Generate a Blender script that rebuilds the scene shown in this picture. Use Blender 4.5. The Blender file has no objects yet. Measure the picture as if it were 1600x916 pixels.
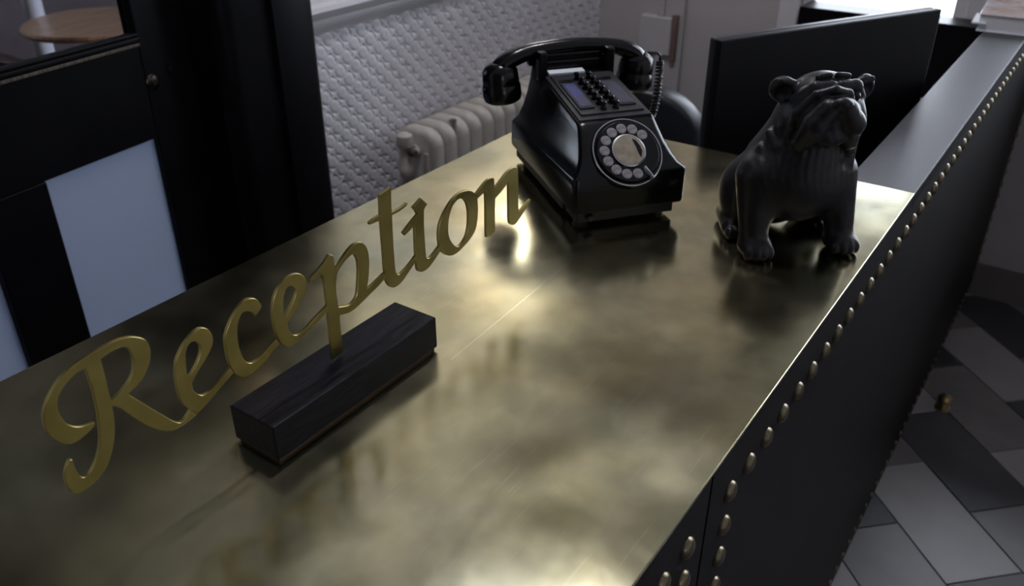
import bpy, bmesh, math, random
import numpy as np
from mathutils import Vector, Matrix
random.seed(7)
S = bpy.context.scene
C = S.collection
PI = math.pi

# ------------------------------------------------------------------ camera
F_PX, CXP, CYP = 1347.0, 800.0, 458.0
PITCH = math.atan(777/1347.)
YAW = math.atan(1076/math.hypot(1347, 777))          # desk axis lies this far right of the view
H = 1.63                                             # eye height
cam = bpy.data.cameras.new('camera'); cam.sensor_fit = 'HORIZONTAL'; cam.sensor_width = 36
cam.lens = F_PX/1600*36; cam.clip_start = .02
co = bpy.data.objects.new('camera', cam); C.objects.link(co)
co.location = (0, 0, H); co.rotation_euler = (PI/2-PITCH, 0, YAW-PI/2)
cam.dof.use_dof = True; cam.dof.focus_distance = .92; cam.dof.aperture_fstop = 8.0
S.camera = co

# ------------------------------------------------------------------ light and exposure
S.view_settings.view_transform = 'Standard'; S.view_settings.look = 'None'
S.view_settings.gamma = 1; S.view_settings.use_curve_mapping = False
S.view_settings.exposure = 0.15
W = bpy.data.worlds.new('overcast_sky'); S.world = W; W.use_nodes = True
bg = W.node_tree.nodes['Background']
bg.inputs['Color'].default_value = (.87, .90, 1.0, 1); bg.inputs['Strength'].default_value = 8.0
def portal(name, loc, rot, sx, sy):
    l = bpy.data.lights.new(name, 'AREA'); l.shape = 'RECTANGLE'; l.size = sx; l.size_y = sy
    l.cycles.is_portal = True
    o = bpy.data.objects.new(name, l); C.objects.link(o); o.location = loc; o.rotation_euler = rot
U_FAR, V_LEFT, CEIL = 3.32, 1.85, 3.4
U_BACK, V_RIGHT = -2.0, -1.7
WINB = (-1.2, .27, 1.02, 3.0)           # its wider neighbour
WIN = (.44, 1.0, .86, 1.95)            # far window: y0,y1,z0,z1
WIN2 = (-1.7, -.85, 1.2, 2.4)             # right-hand street window: x0,x1,z0,z1
WIN3 = (.75, 2.0, 1.0, 2.2)              # window of the next room: x0,x1,z0,z1
V_NEXT = 5.2
portal('daylight_far', (U_FAR+.08, (WIN[0]+WIN[1])/2, (WIN[2]+WIN[3])/2), (0, PI/2, 0), WIN[3]-WIN[2], WIN[1]-WIN[0])
portal('daylight_far_wide', (U_FAR+.08, (WINB[0]+WINB[1])/2, (WINB[2]+WINB[3])/2), (0, PI/2, 0), WINB[3]-WINB[2], WINB[1]-WINB[0])
portal('daylight_street', ((WIN2[0]+WIN2[1])/2, V_RIGHT-.12, (WIN2[2]+WIN2[3])/2), (PI/2, 0, 0), WIN2[1]-WIN2[0], WIN2[3]-WIN2[2])
portal('daylight_next_room', ((WIN3[0]+WIN3[1])/2, V_NEXT+.1, (WIN3[2]+WIN3[3])/2), (-PI/2, 0, 0), WIN3[1]-WIN3[0], WIN3[3]-WIN3[2])

# ------------------------------------------------------------------ pixel -> place helpers (1600x916 frame)
fw = np.array([math.cos(YAW), math.sin(YAW), 0]); rt = np.array([math.sin(YAW), -math.cos(YAW), 0])
FV = fw*math.cos(PITCH)-np.array([0, 0, math.sin(PITCH)]); UV_ = fw*math.sin(PITCH)+np.array([0, 0, math.cos(PITCH)])
def ray(x, y): return FV+rt*(x-CXP)/F_PX+UV_*(CYP-y)/F_PX
def on_y(x, y, v):
    r = ray(x, y)*v; r = r/ray(x, y)[1]; return r[0], v, r[2]+H

# ------------------------------------------------------------------ materials
def mat(name, col, rough=.5, metal=0, var=.0, vscale=8, bump=0, bscale=60, spec=.5, coat=0, col2=None, stretch=None, rvar=0, trans=0, sss=0):
    m = bpy.data.materials.new(name); m.use_nodes = True; n = m.node_tree.nodes; l = m.node_tree.links
    p = n['Principled BSDF']
    p.inputs['Base Color'].default_value = (*col, 1); p.inputs['Roughness'].default_value = rough
    p.inputs['Metallic'].default_value = metal; p.inputs['Specular IOR Level'].default_value = spec
    p.inputs['Coat Weight'].default_value = coat; p.inputs['Transmission Weight'].default_value = trans
    tc = n.new('ShaderNodeTexCoord'); mp = n.new('ShaderNodeMapping'); l.new(tc.outputs['Object'], mp.inputs['Vector'])
    if stretch: mp.inputs['Scale'].default_value = stretch
    if var or col2 or rvar:
        t = n.new('ShaderNodeTexNoise'); t.inputs['Scale'].default_value = vscale; t.inputs['Detail'].default_value = 5
        l.new(mp.outputs['Vector'], t.inputs['Vector'])
        r = n.new('ShaderNodeValToRGB'); c2 = col2 or tuple(c*(1-var) for c in col)
        r.color_ramp.elements[0].position = .32; r.color_ramp.elements[1].position = .68
        r.color_ramp.elements[0].color = (*c2, 1); r.color_ramp.elements[1].color = (*[min(1, c*(1+var)) for c in col], 1)
        l.new(t.outputs['Fac'], r.inputs['Fac']); l.new(r.outputs['Color'], p.inputs['Base Color'])
        if rvar:
            mr = n.new('ShaderNodeMapRange'); mr.inputs['To Min'].default_value = rough-rvar; mr.inputs['To Max'].default_value = rough+rvar
            mr.inputs['From Min'].default_value = .3; mr.inputs['From Max'].default_value = .7
            l.new(t.outputs['Fac'], mr.inputs['Value']); l.new(mr.outputs['Result'], p.inputs['Roughness'])
    if bump:
        t2 = n.new('ShaderNodeTexNoise'); t2.inputs['Scale'].default_value = bscale; t2.inputs['Detail'].default_value = 4
        l.new(mp.outputs['Vector'], t2.inputs['Vector'])
        b = n.new('ShaderNodeBump'); b.inputs['Strength'].default_value = bump; b.inputs['Distance'].default_value = .002
        l.new(t2.outputs['Fac'], b.inputs['Height']); l.new(b.outputs['Normal'], p.inputs['Normal'])
    return m
def emis(name, col, s):
    m = mat(name, col); p = m.node_tree.nodes['Principled BSDF']
    p.inputs['Emission Color'].default_value = (*col, 1); p.inputs['Emission Strength'].default_value = s
    return m
def brass_top_mat():
    m = bpy.data.materials.new('worn_brass_sheet'); m.use_nodes = True; n = m.node_tree.nodes; l = m.node_tree.links
    p = n['Principled BSDF']; p.inputs['Metallic'].default_value = 1
    tc = n.new('ShaderNodeTexCoord')
    def noise(s, d=4, dist=0):
        t = n.new('ShaderNodeTexNoise'); t.inputs['Scale'].default_value = s; t.inputs['Detail'].default_value = d
        t.inputs['Distortion'].default_value = dist; l.new(tc.outputs['Object'], t.inputs['Vector']); return t.outputs['Fac']
    def ramp(f, a, b, ca, cb):
        r = n.new('ShaderNodeValToRGB'); e = r.color_ramp.elements
        e[0].position = a; e[1].position = b; e[0].color = (*ca, 1); e[1].color = (*cb, 1); l.new(f, r.inputs['Fac']); return r.outputs['Color']
    def mix(a, b, f, t='MIX'):
        x = n.new('ShaderNodeMix'); x.data_type = 'RGBA'; x.blend_type = t
        for i, v in ((6, a), (7, b), (0, f)):
            if isinstance(v, (int, float)): x.inputs[i].default_value = v
            elif isinstance(v, tuple): x.inputs[i].default_value = (*v, 1)
            else: l.new(v, x.inputs[i])
        return x.outputs[2]
    base = ramp(noise(4, 4, .4), .30, .72, (.47, .425, .25), (.68, .605, .355))
    grey = ramp(noise(6, 3, .2), .30, .85, (0, 0, 0), (1, 1, 1))
    base = mix(base, (.52, .52, .39), grey)
    warm = ramp(noise(7.3, 3, .2), .50, .85, (0, 0, 0), (.55, .55, .55))
    base = mix(base, (.62, .505, .26), warm)
    cloud = ramp(noise(24, 8, .2), .38, .66, (.86, .86, .84), (1.12, 1.11, 1.08)); base = mix(base, cloud, .8, 'MULTIPLY')
    # fine scratches: two stretched noises
    def scratch(rot, sc, lo):
        mp = n.new('ShaderNodeMapping'); mp.inputs['Rotation'].default_value = (0, 0, rot); mp.inputs['Scale'].default_value = sc
        l.new(tc.outputs['Object'], mp.inputs['Vector'])
        t = n.new('ShaderNodeTexNoise'); t.inputs['Scale'].default_value = 1; t.inputs['Detail'].default_value = 2
        l.new(mp.outputs['Vector'], t.inputs['Vector']); return ramp(t.outputs['Fac'], lo, lo+.05, (0, 0, 0), (1, 1, 1))
    s1 = scratch(.35, (9, 420, 1), .66); s2 = scratch(-.7, (11, 380, 1), .67)
    sc_ = n.new('ShaderNodeMath'); sc_.operation = 'MULTIPLY'; sc_.inputs[1].default_value = .20; l.new(mix(s1, s2, 1.0, 'ADD'), sc_.inputs[0])
    base = mix(base, (.72, .68, .52), sc_.outputs[0])
    # one long scratch worn across the sheet, between A and B on the sheet
    sep = n.new('ShaderNodeSeparateXYZ'); l.new(tc.outputs['Object'], sep.inputs[0])
    def mth(op, a, b=None, c=None):
        x = n.new('ShaderNodeMath'); x.operation = op
        for i, v in enumerate((a, b, c)):
            if v is None: continue
            if isinstance(v, (int, float)): x.inputs[i].default_value = v
            else: l.new(v, x.inputs[i])
        return x.outputs[0]
    A = ray(705, 562); A = A*(-.53/A[2]); B = ray(896, 404); B = B*(-.53/B[2])
    d = B-A; L = math.hypot(d[0], d[1]); d = d/L
    px_ = mth('SUBTRACT', sep.outputs[0], A[0]); py_ = mth('SUBTRACT', sep.outputs[1], A[1])
    al = mth('ADD', mth('MULTIPLY', px_, d[0]), mth('MULTIPLY', py_, d[1]))
    ac = mth('ABSOLUTE', mth('ADD', mth('MULTIPLY', px_, -d[1]), mth('MULTIPLY', py_, d[0])))
    line = mth('MULTIPLY', mth('LESS_THAN', ac, .0006), mth('MULTIPLY', mth('GREATER_THAN', al, 0), mth('LESS_THAN', al, L)))
    base = mix(base, (.80, .76, .60), mth('MULTIPLY', line, .6))
    l.new(base, p.inputs['Base Color'])
    mr = n.new('ShaderNodeMapRange'); mr.inputs['From Min'].default_value = .3; mr.inputs['From Max'].default_value = .7
    mr.inputs['To Min'].default_value = .13; mr.inputs['To Max'].default_value = .27
    l.new(noise(8, 5, .3), mr.inputs['Value']); l.new(mr.outputs['Result'], p.inputs['Roughness'])
    b = n.new('ShaderNodeBump'); b.inputs['Strength'].default_value = .018; b.inputs['Distance'].default_value = .004
    l.new(noise(6, 2), b.inputs['Height']); l.new(b.outputs['Normal'], p.inputs['Normal'])
    return m
def frosted_mat():
    m = bpy.data.materials.new('frosted_glass'); m.use_nodes = True; n = m.node_tree.nodes; l = m.node_tree.links
    n.remove(n['Principled BSDF']); o = n['Material Output']
    t = n.new('ShaderNodeBsdfTranslucent'); t.inputs[0].default_value = (.74, .82, .98, 1)
    g = n.new('ShaderNodeBsdfDiffuse'); g.inputs[0].default_value = (.5, .52, .56, 1)
    x = n.new('ShaderNodeMixShader'); x.inputs[0].default_value = .15
    l.new(t.outputs[0], x.inputs[1]); l.new(g.outputs[0], x.inputs[2]); l.new(x.outputs[0], o.inputs[0]); return m
def glass_mat(name='clear_glass'):
    m = bpy.data.materials.new(name); m.use_nodes = True; n = m.node_tree.nodes; l = m.node_tree.links
    n.remove(n['Principled BSDF']); o = n['Material Output']
    t = n.new('ShaderNodeBsdfTransparent'); t.inputs[0].default_value = (.93, .95, .96, 1)
    g = n.new('ShaderNodeBsdfGlossy'); g.inputs['Roughness'].default_value = .02
    fr = n.new('ShaderNodeFresnel'); fr.inputs[0].default_value = 1.45
    x = n.new('ShaderNodeMixShader'); l.new(fr.outputs[0], x.inputs[0])
    l.new(t.outputs[0], x.inputs[1]); l.new(g.outputs[0], x.inputs[2]); l.new(x.outputs[0], o.inputs[0]); return m

M = dict(
    brass_top=brass_top_mat(),
    sign_brass=mat('sign_brass', (.30, .245, .092), .34, 1, var=.12, vscale=30, rvar=.06),
    stud_brass=mat('antique_stud_brass', (.20, .17, .11), .36, 1, var=.3, vscale=120),
    bright_brass=mat('dull_brass', (.42, .33, .15), .3, 1, var=.2, vscale=40),
    leather=mat('black_leather_cloth', (.008, .007, .0075), .55, spec=.16, var=.3, vscale=14, bump=.35, bscale=420),
    black_wood=mat('black_stained_wood', (.007, .007, .010), .45, spec=.12, var=.6, vscale=30, bump=.2, bscale=40, stretch=(1, 9, 9)),
    ledge=mat('dark_ledge_wood', (.022, .021, .026), .40, spec=.38, var=.3, vscale=8, bump=.22, bscale=30, stretch=(40, 3, 40)),
    black_paint=mat('black_gloss_paint', (.004, .004, .005), .36, spec=.12, var=.3, vscale=5, bump=.06, bscale=18),
    worn_edge=mat('worn_paint_edge', (.10, .075, .045), .6, col2=(.008, .008, .009), vscale=30, stretch=(6, 1, 1)),
    felt=mat('brown_felt', (.035, .016, .008), .9, var=.2, vscale=80),
    bakelite=mat('black_bakelite', (.004, .004, .005), .2, spec=.32),
    bak_matt=mat('matt_bakelite', (.012, .012, .015), .38),
    chrome=mat('worn_chrome', (.62, .62, .65), .22, 1),
    dial_dot=mat('dial_number_disc', (.27, .25, .26), .45, var=.35, vscale=160),
    dial_label=mat('aged_dial_card', (.34, .29, .22), .45, var=.25, vscale=70),
    card_white=mat('white_card', (.82, .86, .90), .3),
    blue_card=mat('blue_label', (.05, .07, .26), .25, col2=(.08, .07, .10), vscale=28, spec=.3),
    grey_card=mat('grey_label', (.06, .06, .09), .25, var=.3, vscale=28, spec=.3),
    bronze=mat('dark_bronze', (.008, .0075, .0095), .36, spec=.38, var=.45, vscale=34, bump=.25, bscale=160, col2=(.009, .008, .011)),
    lincrusta=mat('painted_relief_paper', (.72, .70, .735), .45, var=.05, vscale=5),
    wall=mat('taupe_paint', (.40, .375, .375), .6, var=.05, vscale=3, bump=.05, bscale=120),
    wall_cool=mat('pale_plaster', (.80, .78, .77), .6, var=.04, vscale=3),
    trim=mat('white_gloss_trim', (.60, .58, .60), .35, var=.04, vscale=6),
    ceil=mat('ceiling_white', (.72, .71, .70), .8, var=.03, vscale=2),
    rad=mat('chipped_radiator_paint', (.50, .47, .43), .42, var=.10, vscale=14, bump=.1, bscale=60, col2=(.40, .36, .31)),
    rust=mat('bare_rusty_iron', (.06, .045, .035), .6, var=.4, vscale=60),
    grout=mat('grey_grout', (.11, .105, .11), .85, var=.2, vscale=40),
    tile_l=mat('pale_stone_tile', (.25, .225, .225), .34, var=.09, vscale=6, bump=.03, bscale=70),
    tile_m=mat('taupe_stone_tile', (.145, .13, .125), .34, var=.14, vscale=7, bump=.03, bscale=70),
    tile_d=mat('charcoal_stone_tile', (.040, .038, .043), .40, var=.2, vscale=7, bump=.03, bscale=70),
    screen_back=mat('monitor_plastic', (.004, .004, .005), .45, spec=.2, bump=.05, bscale=500),
    bezel=mat('monitor_bezel', (.035, .035, .042), .35),
    chair=mat('black_vinyl', (.012, .013, .017), .4, bump=.1, bscale=200),
    silver=mat('brushed_silver', (.5, .5, .55), .3, 1),
    worktop=mat('grey_worktop', (.20, .20, .23), .45, var=.08, vscale=9),
    paper=mat('paper_edges', (.70, .69, .72), .6, var=.1, vscale=200, stretch=(1, 1, 20)),
    cover=mat('printed_cover', (.55, .55, .60), .18, col2=(.40, .25, .17), vscale=16, coat=.6),
    table=mat('brown_table_wood', (.34, .22, .15), .3, var=.35, vscale=5, stretch=(2, 16, 2)),
    dark_floor=mat('dark_boards', (.03, .022, .02), .4, var=.4, vscale=4, stretch=(1, 12, 1)),
    dark_wall=mat('plum_wall', (.05, .035, .045), .6, var=.2, vscale=3),
    brown_seat=mat('brown_leather', (.07, .035, .028), .45, var=.2, vscale=12),
    pale_post=mat('pale_painted_post', (.6, .62, .72), .5, var=.05, vscale=6),
    old_bronze=mat('blackened_bronze', (.06, .05, .04), .35, 1, var=.3, vscale=60),
    wall_box=mat('grey_plastic', (.45, .43, .44), .5, var=.04, vscale=8),
    red=mat('dull_red', (.16, .10, .09), .5, var=.1, vscale=20),
    frost=frosted_mat(), glass=glass_mat(),
    lamp_shade=emis('lit_opal_shade', (1, .95, .88), 16.0), warm_bulb=emis('warm_bulb', (1, .55, .18), 300.0),
    down_lens=emis('lit_lens', (.93, .93, 1.0), 4.0),
    backing=mat('screen_glass', (.01, .01, .012), .15),
)

# ------------------------------------------------------------------ mesh helpers
def obj(name, bm, m, parent=None, smooth=False, kind=None):
    me = bpy.data.meshes.new(name)
    if isinstance(bm, bmesh.types.BMesh):
        bmesh.ops.recalc_face_normals(bm, faces=bm.faces); bm.to_mesh(me); bm.free()
    else:
        me.from_pydata(bm[0], [], bm[1]); me.update()
    me.materials.append(M[m])
    if smooth:
        me.polygons.foreach_set('use_smooth', [True]*len(me.polygons))
        try: me.set_sharp_from_angle(angle=math.radians(smooth if smooth is not True else 40))
        except Exception: pass
    o = bpy.data.objects.new(name, me); C.objects.link(o)
    if parent: o.parent = parent
    if kind: o['kind'] = kind
    return o
def inst(name, me, loc, parent=None, rot=(0, 0, 0)):
    o = bpy.data.objects.new(name, me); C.objects.link(o); o.location = loc; o.rotation_euler = rot
    if parent: o.parent = parent
    return o
def tag(o, label, cat, group=None):
    o['label'] = label; o['category'] = cat
    if group: o['group'] = group
    return o
def thing(name, label, cat, loc=(0, 0, 0), rz=0, group=None):
    o = bpy.data.objects.new(name, None); C.objects.link(o); o.empty_display_size = .05
    o.location = loc; o.rotation_euler = (0, 0, rz); return tag(o, label, cat, group)
def box(bm, x0, x1, y0, y1, z0, z1, bev=0, seg=2):
    r = bmesh.ops.create_cube(bm, size=1); vs = r['verts']
    bmesh.ops.scale(bm, vec=(abs(x1-x0), abs(y1-y0), abs(z1-z0)), verts=vs)
    bmesh.ops.translate(bm, vec=((x0+x1)/2, (y0+y1)/2, (z0+z1)/2), verts=vs)
    if bev:
        es = list({e for v in vs for e in v.link_edges})
        bmesh.ops.bevel(bm, geom=es, offset=bev, segments=seg, affect='EDGES', profile=.5)
    return bm
def B(*a, **k): return box(bmesh.new(), *a, **k)
def boxes(*lst, bev=0):
    bm = bmesh.new()
    for a in lst: box(bm, *a, bev=bev)
    return bm
def lathe(bm, prof, n=24, mtx=None):
    """prof: (r, z) pairs, closed with fans where r == 0"""
    rings = []
    mtx = mtx or Matrix.Identity(4)
    for r, z in prof:
        if r < 1e-6: rings.append([bm.verts.new(mtx @ Vector((0, 0, z)))])
        else: rings.append([bm.verts.new(mtx @ Vector((r*math.cos(2*PI*k/n), r*math.sin(2*PI*k/n), z))) for k in range(n)])
    for a, b in zip(rings, rings[1:]):
        for k in range(n):
            k2 = (k+1) % n
            if len(a) == 1 and len(b) == 1: continue
            if len(a) == 1: bm.faces.new((a[0], b[k], b[k2]))
            elif len(b) == 1: bm.faces.new((a[k], a[k2], b[0]))
            else: bm.faces.new((a[k], a[k2], b[k2], b[k]))
    if len(rings[0]) > 1: bm.faces.new(rings[0][::-1])
    if len(rings[-1]) > 1: bm.faces.new(rings[-1])
    return bm
def loft(bm, rings, close=True, caps=True):
    vs = [[bm.verts.new(p) for p in r] for r in rings]; n = len(vs[0])
    for a, b in zip(vs, vs[1:]):
        for k in range(n if close else n-1):
            k2 = (k+1) % n; bm.faces.new((a[k], a[k2], b[k2], b[k]))
    if caps: bm.faces.new(vs[0][::-1]); bm.faces.new(vs[-1])
    return bm
def tube(bm, pts, r, n=10, caps=True):
    pts = [Vector(p) for p in pts]; rr = r if isinstance(r, (list, tuple)) else [r]*len(pts)
    rings = []; up = None
    for i, p in enumerate(pts):
        t = (pts[min(i+1, len(pts)-1)]-pts[max(i-1, 0)]).normalized()
        if up is None: up = t.orthogonal().normalized()
        up = (up-t*up.dot(t)).normalized(); w = t.cross(up)
        ri = rr[i]; ra, rb = ri if isinstance(ri, tuple) else (ri, ri)
        rings.append([p+up*math.cos(2*PI*k/n)*ra+w*math.sin(2*PI*k/n)*rb for k in range(n)])
    return loft(bm, rings, True, caps)
def rrect(x0, x1, y0, y1, r, z0, z1, k=5):
    """rounded rectangle ring; height runs from z0 at y0 to z1 at y1"""
    out = []
    for cx, cy, a0 in ((x1-r, y1-r, 0), (x0+r, y1-r, PI/2), (x0+r, y0+r, PI), (x1-r, y0+r, 1.5*PI)):
        for i in range(k+1):
            a = a0+PI/2*i/k; x = cx+r*math.cos(a); y = cy+r*math.sin(a)
            out.append((x, y, z0+(z1-z0)*(y-y0)/(y1-y0)))
    return out
def spline(pts, closed=True, n=6):
    out = []; N = len(pts); P = [Vector(p[:2]) for p in pts]; cor = [len(p) > 2 for p in pts]
    for i in range(N if closed else N-1):
        j = (i+1) % N; p1, p2 = P[i], P[j]
        p0 = p1 if cor[i] else P[i-1]; p3 = p2 if cor[j] else P[(j+1) % N]
        for s in range(n):
            t = s/n
            out.append(.5*((2*p1)+(p2-p0)*t+(2*p0-5*p1+4*p2-p3)*t*t+(3*p1-p0-3*p2+p3)*t**3))
    return out
def structure(name, bm, m, label=None, smooth=False):
    o = obj(name, bm, m, None, smooth); o['kind'] = 'structure'
    if label: o['label'] = label
    return o

# ================================================================== THE ROOM
fl = structure('floor', B(U_BACK-.1, U_FAR+.1, V_RIGHT-.1, V_LEFT+.1, -.12, -.003), 'grout', 'grey grouted floor carrying diagonal stone tiles')
TW, TL = .205, .41
tm = {}
for key in ('tile_l', 'tile_m', 'tile_d'):
    o = obj('tile', B(-TL/2+.0015, TL/2-.0015, -TW/2+.0015, TW/2-.0015, -.006, 0, bev=.0012, seg=1), key, fl)
    tm[key] = o.data; bpy.data.objects.remove(o)
r2 = math.sqrt(.5); order = ('tile_l', 'tile_m', 'tile_d')       # going up a column: light, taupe, charcoal
for j in range(-16, 17):
    for k in range(-10, 12):
        s = 1.43+j*TW+k*TL; n_ = 1.378+j*TW
        u, v = (s+n_)*r2, (s-n_)*r2
        if not (-.6 < u < U_FAR+.12 and V_RIGHT-.0 < v < V_LEFT-.0): continue
        if .32 < v < .82 and u < 1.2: continue                      # under the solid desk body
        inst('tile', tm[order[(k+2*j) % 3]], (u, v, 0), fl, (0, 0, PI/4))

structure('ceiling', B(U_BACK-.1, U_FAR+.1, V_RIGHT-.1, V_LEFT+.1, CEIL, CEIL+.1), 'ceil', 'plain white ceiling above the desk')
y0, y1, z0, z1 = WIN
c0, c1, e0, e1 = WINB
structure('wall_far', boxes((U_FAR, U_FAR+.12, V_RIGHT-.1, c0, 0, CEIL), (U_FAR, U_FAR+.12, c1, y0, 0, CEIL), (U_FAR, U_FAR+.12, y1, V_LEFT+.1, 0, CEIL),
          (U_FAR, U_FAR+.12, y0, y1, 0, z0), (U_FAR, U_FAR+.12, y0, y1, z1, CEIL), (U_FAR, U_FAR+.12, c0, c1, 0, e0), (U_FAR, U_FAR+.12, c0, c1, e1, CEIL)), 'wall', 'plain pale wall at the far end holding two windows')
cm = (c0+c1)/2
w4 = structure('window_4', boxes((U_FAR+.03, U_FAR+.06, c0, c0+.045, e0, e1), (U_FAR+.03, U_FAR+.06, c1-.045, c1, e0, e1), (U_FAR+.03, U_FAR+.06, c0, c1, e0, e0+.05), (U_FAR+.03, U_FAR+.06, c0, c1, e1-.05, e1), (U_FAR+.03, U_FAR+.06, cm-.03, cm+.03, e0, e1), bev=.003), 'trim', 'wide white window at the far end on the visitors side')
obj('pane', B(U_FAR+.043, U_FAR+.047, c0+.045, cm-.03, e0+.05, e1-.05), 'glass', w4)
obj('pane', B(U_FAR+.043, U_FAR+.047, cm+.03, c1-.045, e0+.05, e1-.05), 'glass', w4)
obj('window_sill', B(U_FAR-.05, U_FAR+.03, c0-.04, c1+.03, e0-.03, e0, bev=.004), 'trim', w4)
a0, a1, b0, b1 = WIN2; yr = V_RIGHT
structure('wall_right', boxes((U_BACK-.1, a0, yr-.2, yr, 0, CEIL), (a1, U_FAR, yr-.2, yr, 0, CEIL), (a0, a1, yr-.2, yr, 0, b0), (a0, a1, yr-.2, yr, b1, CEIL)), 'wall_cool', 'pale wall on the visitors side')
w3 = structure('window_3', boxes((a0, a0+.05, yr-.1, yr-.06, b0, b1), (a1-.05, a1, yr-.1, yr-.06, b0, b1), (a0, a1, yr-.1, yr-.06, b0, b0+.05), (a0, a1, yr-.1, yr-.06, b1-.05, b1), ((a0+a1)/2-.025, (a0+a1)/2+.025, yr-.1, yr-.06, b0, b1), bev=.003), 'trim', 'street window in the right hand wall')
obj('pane', B(a0+.05, (a0+a1)/2-.025, yr-.082, yr-.078, b0+.05, b1-.05), 'glass', w3)
obj('pane', B((a0+a1)/2+.025, a1-.05, yr-.082, yr-.078, b0+.05, b1-.05), 'glass', w3)
obj('window_sill', B(a0-.04, a1+.04, yr-.06, yr+.05, b0-.03, b0, bev=.004), 'trim', w3)
structure('wall_back', B(U_BACK-.2, U_BACK, V_RIGHT-.1, V_LEFT+.1, 0, CEIL), 'dark_wall', 'dark wall behind the viewer')
COL0, COL1 = 1.215, 1.50
wl = structure('wall_left', boxes((COL1-.1, U_FAR, V_LEFT, V_LEFT+.12, 0, CEIL), (U_BACK-.1, -.05, V_LEFT-.30, V_LEFT+.12, 0, CEIL)), 'wall_cool', 'long pale wall behind the reception with relief paper below the dado rail')
# relief paper: interlaced rings between wavy bands, real height field
def relief():
    x0, x1, z0, z1 = COL1-.02, U_FAR, .20, 1.05; st = .0038
    nx = int((x1-x0)/st)+1; nz = int((z1-z0)/st)+1
    X, Zg = np.meshgrid(np.linspace(x0, x1, nx), np.linspace(z0, z1, nz))
    a, b = .068, .0655
    def cell(xo, zo):
        dx = ((X-xo)/a+.5) % 1-.5; dz = ((Zg-zo)/b+.5) % 1-.5
        return np.hypot(dx*a, dz*b), dx*a, dz*b
    d1, dx1, dz1 = cell(1.745, 1.03); d2, dx2, dz2 = cell(1.745+a/2, 1.03-b/2)
    d = np.minimum(d1, d2); ph = (1.745/a-1.03/b)
    # discs chained on the falling diagonal, each bounded by two sunk arcs that join into wavy grooves
    first = d1 < d2; ddx = np.where(first, dx1, dx2); ddz = np.where(first, dz1, dz2)
    al = (ddx*.70+ddz*.714)/np.maximum(d, 1e-5)                        # cosine to the rising diagonal
    side = np.clip((np.abs(al)-.30)/.45, 0, 1)
    oval = np.sqrt((ddx*.70+ddz*.714)**2*1.06+(ddx*.714-ddz*.70)**2*.86)
    groove = np.exp(-((oval-.0205)/.0029)**2)*side
    disc = .30*np.exp(-(d/.012)**4)-.25*np.exp(-(d/.005)**2)
    hgt = .0044*(1-groove-.15*np.clip((.0185-oval)/.004, 0, 1)+disc*.6)
    V = np.stack([X, V_LEFT-.004-hgt, Zg], -1).reshape(-1, 3)
    i = np.arange(nx*nz).reshape(nz, nx)
    Fq = np.stack([i[:-1, :-1], i[:-1, 1:], i[1:, 1:], i[1:, :-1]], -1).reshape(-1, 4)
    return V.tolist(), Fq.tolist()
o = obj('relief_paper', relief(), 'lincrusta', wl, True); o['label'] = 'embossed wall covering of interlaced rings'
# dado rail
def profile_rail(pts, x0, x1):
    bm = bmesh.new(); return loft(bm, [[(x0, V_LEFT-p, z) for p, z in pts], [(x1, V_LEFT-p, z) for p, z in pts]])
dz = .02
rail = [(0, 1.05), (.010, 1.052), (.014, 1.062), (.022, 1.07), (.026, 1.082), (.024, 1.092), (.034, 1.104), (.040, 1.116), (.036, 1.128), (.016, 1.134), (.012, 1.15), (0, 1.152)]
structure('trim_1', profile_rail(rail, COL1-.02, U_FAR), 'trim', 'moulded white dado rail above the relief paper', smooth=30)
structure('baseboard_left', profile_rail([(0, 0), (.022, 0), (.022, .15), (.016, .17), (.008, .19), (0, .2)], COL1-.02, U_FAR), 'trim', 'white baseboard below the relief paper')
structure('baseboard_far', boxes((U_FAR-.018, U_FAR, V_RIGHT, .188, 0, .11), (U_FAR-.012, U_FAR, V_RIGHT, .188, .11, .125), (U_FAR-.018, U_FAR, 1.0, V_LEFT, 0, .11)), 'tile_m', 'taupe baseboard along the far wall')
# far wall mouldings
structure('trim_2', boxes((U_FAR-.022, U_FAR, 1.447, 1.545, .11, 2.5), (U_FAR-.034, U_FAR, 1.53, 1.56, .11, 2.5), bev=.004), 'wall', 'pale vertical casing on the far wall behind the telephone')
structure('trim_3', boxes((U_FAR-.022, U_FAR, y1, y1+.07, .11, z1+.07), (U_FAR-.022, U_FAR, y0-.07, y0, z0-.02, z1+.07), (U_FAR-.022, U_FAR, y0, y1, z1, z1+.07), bev=.004), 'trim', 'white casing around the far window')
w1 = structure('window_1', boxes((U_FAR+.03, U_FAR+.06, y0, y0+.045, z0, z1), (U_FAR+.03, U_FAR+.06, y1-.045, y1, z0, z1), (U_FAR+.03, U_FAR+.06, y0, y1, z0, z0+.05), (U_FAR+.03, U_FAR+.06, y0, y1, z1-.05, z1), (U_FAR+.03, U_FAR+.06, y0, y1, 1.40, 1.44), bev=.003), 'trim', 'white sash window filled with bright daylight')
obj('pane', B(U_FAR+.043, U_FAR+.047, y0+.045, y1-.045, z0+.05, 1.40), 'glass', w1)
obj('pane', B(U_FAR+.043, U_FAR+.047, y0+.045, y1-.045, 1.44, z1-.05), 'glass', w1)
obj('window_sill', B(U_FAR-.05, U_FAR+.03, y0-.04, y1+.04, z0-.03, z0, bev=.004), 'trim', w1)

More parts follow.
